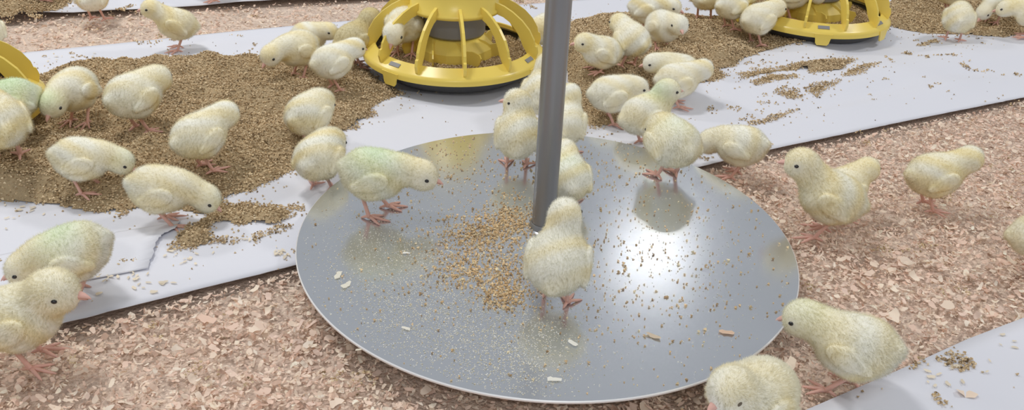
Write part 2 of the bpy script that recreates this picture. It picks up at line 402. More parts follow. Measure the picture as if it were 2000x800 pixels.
# crumbs and dust lying on the disc
def blob(cx, cy, sx, sy, n):
    g = rng.normal(size=(n, 2)); return np.stack([cx+sx*g[:, 0], cy+sy*g[:, 1]], 1)
def to_disc(q):
    d = FWD + ((q[:, 0]-1000)/FOC)[:, None]*RGT - ((q[:, 1]-400)/FOC)[:, None]*UPV
    P = CAM + d*((ZD-CAM[2])/d[:, 2])[:, None]
    P = P[np.hypot(P[:, 0], P[:, 1]) < .245]; return P[np.hypot(P[:, 0]-px, P[:, 1]-py) > .0135]
q = np.concatenate([blob(940, 455, 42, 16, 900), blob(995, 428, 30, 16, 600), blob(950, 535, 48, 20, 700), blob(985, 575, 24, 16, 500), blob(905, 500, 40, 14, 160), blob(880, 500, 60, 60, 300), blob(890, 335, 70, 45, 260), blob(1000, 360, 60, 50, 180), blob(1010, 500, 20, 50, 160),
                    blob(1230, 430, 110, 80, 330), blob(1250, 560, 120, 80, 260), blob(1170, 320, 60, 30, 120), blob(1420, 520, 90, 110, 110), np.stack([rng.uniform(600, 1550, 420), rng.uniform(260, 780, 420)], 1)])
P = to_disc(q); r1 = rng.uniform(.0005, .0016, len(P))*rng.choice([1, 1, 1, 1.35], len(P))
TAN = np.array([(.76, .56, .33), (.68, .48, .26), (.82, .65, .40), (.46, .31, .17), (.86, .74, .50)]); TW = np.array([.32, .28, .22, .1, .08])
a = crumbs(P[:, 0], P[:, 1], np.full(len(P), ZD), r1, TAN, TW, .7)
q = np.concatenate([blob(850, 590, 110, 85, 6000), blob(1010, 680, 70, 55, 2600), blob(760, 480, 90, 60, 1800), blob(950, 330, 150, 60, 500), blob(1320, 500, 150, 120, 600)])
P = to_disc(q); r2 = rng.uniform(.00035, .00080, len(P))
WH = np.array([(.82, .78, .66), (.74, .68, .50), (.86, .84, .78)]); b = crumbs(P[:, 0], P[:, 1], np.full(len(P), ZD), r2, WH, np.array([.4, .3, .3]), .5)
o = obj('spilled_feed', mesh_np('spilled_feed', np.concatenate([a[0], b[0]]), np.concatenate([a[1], b[1]+len(a[0])]), M_feed, np.concatenate([a[2], b[2]]), smooth=False))
tag(o, 'sprinkled feed crumbs and pale dust lying on the steel plate', 'feed', kind='stuff')
CHIPS = [(660, 536, .013, (.86, .82, .70)), (676, 556, .012, (.86, .82, .70)), (793, 493, .008, (.88, .86, .8)), (1420, 648, .013, (.74, .54, .40)), (1277, 655, .012, (.72, .60, .46)), (1118, 668, .010, (.86, .84, .76)), (1083, 740, .011, (.88, .86, .78)), (792, 640, .008, (.86, .82, .72)), (700, 682, .005, (.8, .74, .6))]
CL = ['ragged white fleck', 'forked white fleck below the ragged one', 'small white chip', 'pinkish wood chip near the right rim', 'narrow upright wood chip', 'white curl beside the pole reflection', 'bent white curl near the front rim', 'thin white sliver', 'tiny pale grain near the front left rim']
for i, (u, w_, L, c) in enumerate(CHIPS):
    P_ = ground(u, w_, ZD+.0012); V, F = flakes(6, 900+i)
    o = obj('wood_chip', mesh_np('wood_chip', V*[L, L*.5, L*.5], F, M_shav, np.tile(c, (len(V), 1))), None, P_); o.rotation_euler.z = rnd.uniform(0, 3.1)
    tag(o, CL[i] + ' lying on the steel plate', 'wood chip', 'chips on the steel plate')

# ---------------------------------------------------------------- yellow pan feeders
FR = .137
def plate_poly(outline, th):                    # radial plate: outline in (r, z), thickness along the tangent
    n = len(outline); V = [(r_, s*th/2, z_) for s in (-1, 1) for r_, z_ in outline]
    F = [tuple(range(n)), tuple(range(2*n-1, n-1, -1))] + [(k, n+k, n+(k+1) % n, (k+1) % n) for k in range(n)]
    return np.array(V), F
rib_out = [(.131, .040), (.1335, .050), (.1315, .0585), (.1285, .060), (.127, .068), (.119, .082), (.107, .0945), (.092, .105), (.078, .112), (.064, .116)]
rib_in = [(.064, .100), (.078, .096), (.088, .090), (.098, .080), (.1055, .068), (.110, .058), (.1165, .048), (.119, .042)]
ribV, ribF = plate_poly(rib_out + rib_in, .0042)
finV, finF = plate_poly([(.040, .060), (.050, .056), (.058, .050), (.070, .052), (.082, .050), (.085, .045), (.081, .034), (.073, .024), (.060, .022), (.045, .022)], .0022)
fa = math.radians(38); fd = finV[:, 0]-.052; finV = np.stack([.052+fd*math.cos(fa)-finV[:, 1]*math.sin(fa), fd*math.sin(fa)+finV[:, 1]*math.cos(fa), finV[:, 2]], 1)
me_rib = mesh_np('rib', ribV, ribF, M_yel, smooth=False); me_fin = mesh_np('fin', finV, finF, M_yel, smooth=False)
def lm(name, prof, m_, n=96, split=.5):
    V, F = lathe(prof, n); return mesh_np(name, V, F, m_)
me_rim = lm('rim', [(.1175, .042), (.1175, .0475), (.1195, .0482), (.1325, .0385), (.1362, .036), (FR, .0335), (FR, .0275), (.1345, .0272), (.134, .033), (.119, .0435), (.1175, .042)], M_yel)
me_pan = lm('pan', [(.129, .0345), (.131, .030), (.124, .018), (.108, .007), (.085, .002), (.0005, .001), (.0005, .006), (.08, .008), (.105, .014), (.119, .026), (.129, .0345)], M_dark)
me_col = lm('collar', [(.0665, .0995), (.0695, .0995), (.0695, .1045), (.0665, .106), (.0625, .132), (.060, .150), (.045, .160), (.042, .19), (.040, .19), (.043, .158), (.058, .148), (.0605, .131), (.0645, .1045), (.0665, .0995)], M_yel)
me_drum = lm('drum', [(.0465, .115), (.0465, .066), (.0445, .062), (.0435, .066), (.044, .115), (.0465, .115)], M_grey)
V, F = lathe([(.030, .070), (.044, .0585), (.0595, .044), (.0605, .034), (.0605, .024)], 14); me_cone = mesh_np('cone', V, F, M_yel, smooth=False)
slot_w = np.array([(s*.0095, t*.0032, 0) for s, t in ((-1, -1), (1, -1), (1, 1), (-1, 1))])
tab = [(-.0155, .0345), (.0155, .0345), (.0140, .030), (.0125, .026), (.0112, .019), (.0085, .0155), (-.0085, .0155), (-.0112, .019), (-.0125, .026), (-.0140, .030)]
tV, tF = plate_poly(tab, .0022); me_tab = mesh_np('tab', tV, tF, M_yel, smooth=False)
bV, bF = [], []
for s in (0, 1):
    bV += [(x_, y_, (.0012 if s else 0)) for x_, y_, _ in slot_w]
me_slot = mesh_np('slot', np.array(bV), [(0, 3, 2, 1), (4, 5, 6, 7)] + [(k, (k+1) % 4, 4+(k+1) % 4, 4+k) for k in range(4)], M_grey, smooth=False)
fx = rng.uniform(0, 2*math.pi, 5200); fr = np.sqrt(rng.uniform(.058**2, .1175**2, 5200))
V1, F1, c1 = crumbs(fr*np.cos(fx), fr*np.sin(fx), np.full(5200, .0290)+.003*vnoise(fr*np.cos(fx), fr*np.sin(fx), .03, 40), rng.uniform(.0010, .0017, 5200))
V2, F2 = lathe([(.040, .0310), (.06, .0308), (.09, .0303), (.1175, .0300)], 64)
F2t = np.concatenate([F2[:, [0, 1, 2]], F2[:, [0, 2, 3]]])
me_ff = mesh_np('feed_in_pan', np.concatenate([V1, V2]), np.concatenate([F1, F2t+len(V1)]), M_feed, np.concatenate([c1, np.tile((.40, .285, .15), (len(V2), 1))]), smooth=False)
def feeder(x, y, rot, slots, label):
    t = empty('pan_feeder', (x, y, ZP), 0); tag(t, label, 'feeder', 'yellow pan feeders along the paper')
    obj('pan', me_pan, t); o = obj('rim', me_rim, t); obj('collar', me_col, t); obj('drum', me_drum, t)
    c = obj('cone', me_cone, t); c.rotation_euler.z = math.radians(rot+8)
    for e in (o,):
        md = e.modifiers.new('edge', 'EDGE_SPLIT'); md.split_angle = .7
    for k in range(12):
        r_ = obj('rib', me_rib, t); r_.rotation_euler.z = math.radians(rot+30*k)
    for k in range(7):
        f_ = obj('fin', me_fin, c); f_.rotation_euler.z = 2*math.pi*k/7
    for a in slots:
        a = math.radians(a)
        s_ = obj('slot', me_slot, o, (.1262*math.cos(a), .1262*math.sin(a), .0427)); s_.rotation_euler = (math.radians(36), 0, a+math.pi/2)
        b_ = obj('tab', me_tab, o, ((FR-.0005)*math.cos(a), (FR-.0005)*math.sin(a), 0)); b_.rotation_euler.z = a-math.pi/2
    tag(obj('feed', me_ff, t), kind='stuff')
    return t
feeder(-.16, .497, 284, (236, 337, 49, 139), 'yellow pan feeder standing whole behind the steel pole')
feeder(.45, .825, 252, (266, 320, 30, 100, 190), 'yellow pan feeder cut by the top edge, right of the pole')
feeder(-.77, .17, 11, (330, 60, 150, 240), 'yellow pan feeder cut by the left edge, only an end showing')

# ---------------------------------------------------------------- chick shape
def smin(a, b, k):
    h = np.clip(0.5 + 0.5*(b-a)/k, 0, 1)
    return b + (a-b)*h - k*h*(1-h)

def rot_y(deg):                        # nose-up positive
    a = math.radians(deg); c, s = math.cos(a), math.sin(a)
    return np.array([[c, 0, -s], [0, 1, 0], [s, 0, c]])

def rot_z(deg):
    a = math.radians(deg); c, s = math.cos(a), math.sin(a)
    return np.array([[c, -s, 0], [s, c, 0], [0, 0, 1]])

def sd_ell(P, c, r, R=None):
    q = P - np.asarray(c)
    if R is not None: q = q @ R        # rows are local axes of R's columns
    r = np.asarray(r)
    k0 = np.sqrt(((q/r)**2).sum(-1)); k1 = np.sqrt(((q/(r*r))**2).sum(-1)) + 1e-9
    return k0*(k0-1)/k1

POSES = {
 'up':    dict(pitch=14, head=(.034, 0, .088), hp=0,   drop=0),
 'alert': dict(pitch=26, head=(.030, 0, .094), hp=0,   drop=0),
 'mid':   dict(pitch=4,  head=(.050, 0, .068), hp=-12, drop=0),
 'low':   dict(pitch=-4, head=(.062, 0, .050), hp=-18, drop=0),
 'peck':  dict(pitch=-12, head=(.054, 0, .026), hp=-50, drop=.002),
 'sit':   dict(pitch=6,  head=(.038, 0, .070), hp=0,   drop=.018),
 'tuck':  dict(pitch=2,  head=(.036, 0, .056), hp=-25, drop=.004),
}

def chick_frame(pose):
    q = dict(POSES[pose.get('pose', 'up')]); q.update({k: v for k, v in pose.items() if k != 'pose'})
    q.setdefault('hy', 0); q.setdefault('fat', 1.0); q.setdefault('step', 0.0)
    Rb = rot_y(q['pitch']); pv = np.array([0, 0, .047])
    dz = np.array([0, 0, q.get('lift', .012)-q['drop']])
    T = lambda v: (Rb @ (np.asarray(v, float)-pv)) + pv + dz
    Rh = rot_z(q['hy']) @ rot_y(q['hp'])
    H = np.asarray(q['head'], float) + dz
    return q, Rb, T, Rh, H

def chick_sdf(P, pose):
    q, Rb, T, Rh, H = chick_frame(pose)
    f = q['fat']; hs = q.get('hs', 1.09)
    d = sd_ell(P, T((-.002, 0, .052)), (.036, .0315*f, .0310), Rb)
    d = smin(d, sd_ell(P, T((.013, 0, .048)), (.026, .0285*f, .0295), Rb), .012)
    d = smin(d, sd_ell(P, T((-.019, 0, .0495)), (.0245, .0280*f, .0275), Rb), .012)
    d = smin(d, sd_ell(P, T((-.0415, 0, .053)), (.0095, .0092, .0080), Rb), .010)
    for s in (-1, 1):
        d = smin(d, sd_ell(P, T((-.004, s*.015, .031)), (.016, .0125, .013), Rb), .010)
    N0 = T((.022, 0, .060)); mid = (N0+H)/2 + np.array([.003, 0, .003])
    for t in (0, .2, .4, .6, .8):
        c = (1-t)**2*N0 + 2*t*(1-t)*mid + t*t*H
        d = smin(d, np.linalg.norm(P-c, axis=-1) - (.0212*(1-t) + .0140*t), .008)
    dh = sd_ell(P, H, (.0202*hs, .0188*hs, .0186*hs), Rh)
    ck = sd_ell(P, H + Rh @ np.array([.005, 0, -.004])*hs, np.array((.0148, .0150, .0122))*hs, Rh)
    d = smin(d, smin(dh, ck, .006), .0055)
    Rw = Rb @ rot_y(q.get('wing', 22))
    for s in (-1, 1):
        dw = sd_ell(P, T((.000, s*.0312*f, .051)), (.0215, .0064, .0138), Rw)
        tip = sd_ell(P, T((-.018, s*.0310*f, .043)), (.0105, .0050, .0074), Rw)
        d = smin(d, smin(dw, tip, .004), .0018)
    return d

def surface_nets(F, org, h):
    nx, ny, nz = F.shape
    ins = F < 0
    acc = np.zeros((nx-1, ny-1, nz-1, 3)); cnt = np.zeros((nx-1, ny-1, nz-1))
    corner = lambda a, i, j, k: a[i:nx-1+i, j:ny-1+j, k:nz-1+k]
    for ax in range(3):
        o = [b for b in range(3) if b != ax]
        for u in (0, 1):
            for v in (0, 1):
                a = [0, 0, 0]; a[o[0]] = u; a[o[1]] = v; b = list(a); b[ax] = 1
                fa, fb = corner(F, *a), corner(F, *b); m = (fa < 0) != (fb < 0)
                t = np.where(m, fa/np.where(m, fa-fb, 1), 0)
                for c in range(3):
                    acc[..., c] += np.where(m, (a[c] + t) if c == ax else a[c], 0)
                cnt += m
    act = cnt > 0
    idx = -np.ones(act.shape, np.int64); idx[act] = np.arange(act.sum())
    base = np.argwhere(act)
    V = org + h*(base + acc[act]/cnt[act][:, None])
    quads = []
    for ax in range(3):
        u, v = (ax+1) % 3, (ax+2) % 3
        sl0 = [slice(1, -1)]*3; sl0[ax] = slice(0, -1)
        sl1 = list(sl0); sl1[ax] = slice(1, None)
        A, B = ins[tuple(sl0)], ins[tuple(sl1)]
        for flip, M in ((False, A & ~B), (True, ~A & B)):
            g = np.argwhere(M)
            off = np.array([1, 1, 1]); off[ax] = 0; g = g + off
            du = np.zeros(3, int); du[u] = 1; dv = np.zeros(3, int); dv[v] = 1
            q = [g-du-dv, g-dv, g, g-du]
            q = np.stack([idx[tuple(x.T)] for x in q], 1)
            if flip: q = q[:, ::-1]
            quads.append(q)
    return V, np.concatenate(quads)

def tube(pts, rad, n=6):
    pts = np.asarray(pts, float); m = len(pts); V = []; F = []
    tan = np.gradient(pts, axis=0); tan /= np.linalg.norm(tan, axis=1)[:, None] + 1e-12
    up = np.array([0.31, 0.17, 0.93])
    for i in range(m):
        a = np.cross(tan[i], up); a /= np.linalg.norm(a); b = np.cross(tan[i], a)
        for k in range(n):
            w = 2*math.pi*k/n
            V.append(pts[i] + rad[i]*(math.cos(w)*a + math.sin(w)*b))
    for i in range(m-1):
        for k in range(n):
            k2 = (k+1) % n
            F.append((i*n+k, i*n+k2, (i+1)*n+k2, (i+1)*n+k))
    c0 = len(V); V.append(pts[0]); c1 = len(V); V.append(pts[-1])
    for k in range(n):
        F.append((c0, (k+1) % n, k)); F.append((c1, (m-1)*n+k, (m-1)*n+(k+1) % n))
    return np.array(V), F

def chick_body(pose, h=.0023):
    lo = np.array([-.068, -.056, .002]); hi = np.array([.096, .056, .142])
    n = np.ceil((hi-lo)/h).astype(int)
    ax = [lo[i] + h*np.arange(n[i]) for i in range(3)]
    P = np.stack(np.meshgrid(*ax, indexing='ij'), -1)
    F = chick_sdf(P, pose)
    V, Q = surface_nets(F, lo, h)
    e = .0008
    g = np.stack([chick_sdf(V+np.eye(3)[i]*e, pose)-chick_sdf(V-np.eye(3)[i]*e, pose) for i in range(3)], -1)
    N = g/(np.linalg.norm(g, axis=1)[:, None]+1e-12)
    return V, Q, N

def chick_legs(pose, rnd):
    q, Rb, T, Rh, H = chick_frame(pose)
    Vs, Fs, o = [], [], 0
    def add(V, F):
        nonlocal o
        Vs.append(V); Fs.extend([tuple(i+o for i in f) for f in F]); o += len(V)
    for s in (-1, 1):
        st = q['step']*s
        top = T((-.003, s*.0135, .030)); hock = np.array([-.009+st*.5, s*.0145, max(.030-q['drop']*.7, .008)])
        ank = np.array([.003+st, s*.0155, .0045]); top[2] = max(top[2], hock[2]+.004)
        add(*tube([top, (top+hock)/2, hock, hock*.5+ank*.5, ank, ank+np.array([.001, 0, -.002])],
                  [.0046, .0037, .0030, .0026, .0029, .0025], 7))
        sp = q.get('spread', 1.0)
        for a, L in ((-38, .021), (2, .027), (36, .021), (172, .011)):
            a = math.radians(a*sp + s*10 + rnd.uniform(-6, 6)); L *= rnd.uniform(.92, 1.08)
            d = np.array([math.cos(a), math.sin(a), 0]); nrm = np.array([0, 0, 1.])
            p0 = ank + np.array([0, 0, -.001])
            add(*tube([p0, p0+d*L*.3+nrm*.0008, p0*[1, 1, 0]+d*L*.62+nrm*.0026, p0*[1, 1, 0]+d*L*.86+nrm*.0017, p0*[1, 1, 0]+d*L*1.08+nrm*.0008],
                      [.0024, .0022, .0020, .0016, .0006], 6))
    return np.concatenate(Vs), Fs

def chick_beak(pose):
    q, Rb, T, Rh, H = chick_frame(pose)
    prof = [(.0165, .0045, .0042, .0000), (.0210, .0040, .0036, .0000), (.0248, .0029, .0026, -.0006), (.0280, .0015, .0015, -.0016), (.0298, .0003, .0004, -.0026)]
    Vs, Fs, n = [], [], 8
    for x, ry, rz, zc in prof:                      # upper mandible
        for k in range(n):
            w = math.pi*k/(n-1)
            Vs.append((x, ry*math.cos(w), zc-.0012+rz*math.sin(w)*1.1))
    for i in range(len(prof)-1):
        for k in range(n-1):
            Fs.append((i*n+k, (i+1)*n+k, (i+1)*n+k+1, i*n+k+1))
        Fs.append((i*n+n-1, (i+1)*n+n-1, (i+1)*n, i*n))
    o = len(Vs)
    for x, ry, rz, zc in prof[:4]:                  # lower mandible
        for k in range(n):
            w = math.pi*k/(n-1)
            Vs.append((x-.0012, ry*.9*math.cos(w), zc-.0017-rz*.75*math.sin(w)))
    for i in range(3):
        for k in range(n-1):
            Fs.append((o+i*n+k, o+i*n+k+1, o+(i+1)*n+k+1, o+(i+1)*n+k))
        Fs.append((o+i*n, o+(i+1)*n, o+(i+1)*n+n-1, o+i*n+n-1))
    V = np.array(Vs)
    return V*q.get('hs', 1.09) @ Rh.T + H + Rh @ np.array([0, 0, -.0012]), Fs

# ---------------------------------------------------------------- chicks
CREAM = np.array((.95, .91, .69)); YELL = np.array((.95, .80, .42)); WHITE = np.array((.97, .955, .85)); GREEN = np.array((.66, .84, .56))
ZG = {'disc': ZD, 'pap': ZP+.0003, 'feed': ZP+.005, 'lit': .0045, 'pan': ZP+.031}
me_eye_v, me_eye_f = lathe([(.00002, .0024), (.0012, .0021), (.0021, .0012), (.0024, 0), (.0021, -.0012), (.0012, -.0021), (.00002, -.0024)], 14)
ME_EYE = mesh_np('eye', me_eye_v*[1.3, .85, 1.0], me_eye_f, M_eye)
ME_LID = mesh_np('eye', me_eye_v*[1.25, .45, .9], me_eye_f, M_lid)

def chick_colour(V, N, pose, tint, seed):
    q, Rb, T, Rh, H = chick_frame(pose); r = np.random.default_rng(seed)
    ph = r.uniform(0, 6.28, 9); w = r.uniform(60, 150, (9, 3))
    nzs = sum(np.sin(V @ w[i] + ph[i]) for i in range(9))/9
    dn = np.linalg.norm(V-(T((.022, 0, .058))*.5+H*.5), axis=1)
    neck = np.exp(-(dn/.022)**2)
    crown = np.exp(-(np.linalg.norm(V-(H+Rh @ np.array([-.002, 0, .012])), axis=1)/.012)**2)
    wing = sum(np.exp(-(np.linalg.norm(V-T((.002, s*.028, .050)), axis=1)/.016)**2) for s in (-1, 1))
    m_ = np.clip(.27 + 1.0*nzs + .58*neck + .42*wing + .2*crown + tint.get('yel', 0), 0, 1)[:, None]
    c = WHITE*(1-m_) + (CREAM*.45+YELL*.55)*m_
    g = tint.get('green', 0)
    if g:
        gp = np.exp(-(np.linalg.norm(V-T(tint.get('gat', (-.004, 0, .074))), axis=1)/tint.get('gr', .026))**2)[:, None]
        c = c*(1-g*gp) + GREEN*g*gp
    c = c*np.array(tint.get('painted_shade', (1, 1, 1)))  # shade painted into the down colour, where a chick has it
    for sd in (-1, 1):                  # greyish skin round the eye
        e = H + Rh @ (np.array([.0062, sd*.0172, .0020])*pose.get('hs', 1.09)); w_ = .55*np.exp(-(np.linalg.norm(V-e, axis=1)/.0055)**2)[:, None]
        c = c*(1-w_) + np.array((.60, .57, .48))*w_
    return c

def make_chick(key, gx, gy, s, head, zk, pose, tint, label, N, seed):
    h = .0023 if N > 9000 else .0030
    V, Q, Nn = chick_body(pose, h)
    col = chick_colour(V, Nn, pose, tint, seed)
    r = random.Random(seed); LV, LF = chick_legs(pose, r)
    nV = len(V)
    me = bpy.data.meshes.new('chick')
    faces = Q.tolist() + [tuple(i+nV for i in f) for f in LF]
    me.from_pydata(np.concatenate([V, LV]).tolist(), [], faces)
    a = me.color_attributes.new('Col', 'FLOAT_COLOR', 'POINT')
    cc = np.concatenate([col, np.tile((.7, .34, .27), (len(LV), 1))]); a.data.foreach_set('color', np.concatenate([cc, np.ones((len(cc), 1))], 1).astype(np.float32).ravel())
    me.polygons.foreach_set('use_smooth', np.ones(len(faces), bool))
    mi = np.zeros(len(faces), np.int32); mi[len(Q):] = 1; me.materials.append(M_skin); me.materials.append(M_leg); me.polygons.foreach_set('material_index', mi)
    zc = ZG[zk]
    if zk == 'pap': zc = float(paper_z(np.array(gx), np.array(gy)))+.0004
    if zk == 'feed': zc = float(sample_field(topz, np.array(gx), np.array(gy)))+.001
    o = obj('chick', me, None, (gx, gy, zc)); o.rotation_euler.z = math.radians(head); o.scale = (s, s, s)
    tag(o, label, 'chick', 'chicks')
    q, Rb, T, Rh, H = chick_frame(pose)
    N = int(N*1.7)
    # down: fine tufts leaning towards the tail
    g = np.random.default_rng(seed+1); fi = g.integers(0, len(Q), N); wgt = g.dirichlet((1, 1, 1, 1), N)[..., None]
    P = (V[Q[fi]]*wgt).sum(1); Nr = (Nn[Q[fi]]*wgt).sum(1); Nr /= np.linalg.norm(Nr, axis=1)[:, None]+1e-9; C = (col[Q[fi]]*wgt).sum(1)
    eyes = [H + Rh @ (np.array([.0072, sd*.0172, .0026])*pose.get('hs', 1.09)) for sd in (-1, 1)]
    beak = H + Rh @ (np.array([.0240, 0, -.002])*pose.get('hs', 1.09))
    de = np.minimum(np.linalg.norm(P-eyes[0], axis=1), np.linalg.norm(P-eyes[1], axis=1)); db = np.linalg.norm(P-beak, axis=1)
    k = (de > .0042) & (db > .0072); P, Nr, C, db, de = P[k], Nr[k], C[k], db[k], de[k]; n = len(P)
    dh = np.linalg.norm(P-H, axis=1); hw = np.clip(1-(dh-.012)/.012, 0, 1)[:, None]
    flow = (-Rb[:, 0]*.8 + np.array([0, 0, -.45]))*(1-hw) + (-Rh[:, 0])*hw
    flow = flow - (flow*Nr).sum(1)[:, None]*Nr
    D = Nr*.62 + flow*.65 + g.normal(0, .24, (n, 3)); D /= np.linalg.norm(D, axis=1)[:, None]
    L = (g.uniform(.0030, .0060, n)*(1-.5*hw[:, 0]))*np.clip(np.minimum(db/.014, de/.010), .3, 1); W = g.uniform(.00014, .00027, n)*(1.0 if N > 9000 else 1.6)
    S = np.cross(D, Nr); S /= np.linalg.norm(S, axis=1)[:, None]+1e-9
    P0 = P - Nr*.0006
    A, B, T3 = P0 - S*W[:, None], P0 + S*W[:, None], P0 + D*L[:, None]
    ng = np.cross(B-A, T3-A); fl = (ng*Nr).sum(1) < 0; A[fl], B[fl] = B[fl].copy(), A[fl].copy()
    HV = np.stack([A, B, T3], 1).reshape(-1, 3); HF = np.arange(3*n).reshape(-1, 3)
    HN = np.repeat(Nr, 3, 0); lum = g.uniform(.95, 1.05, (n, 1)); HC = np.repeat(C*lum, 3, 0); HC[2::3] = HC[2::3]*.75 + .25*np.array((.96, .94, .84))*np.array(tint.get('painted_shade', (1, 1, 1)))
    d = obj('down', mesh_np('down', HV, HF, M_down, HC, normals=HN), o); tag(d, kind='stuff')
    BV, BF = chick_beak(pose); obj('beak', mesh_np('beak', BV, BF, M_beak), o)
    for sd, e in zip((-1, 1), eyes):
        ey = obj('eye', ME_LID if tint.get('shut') else ME_EYE, o, e)
        ey.rotation_euler = Matrix(Rh.tolist()).to_euler()
    return o

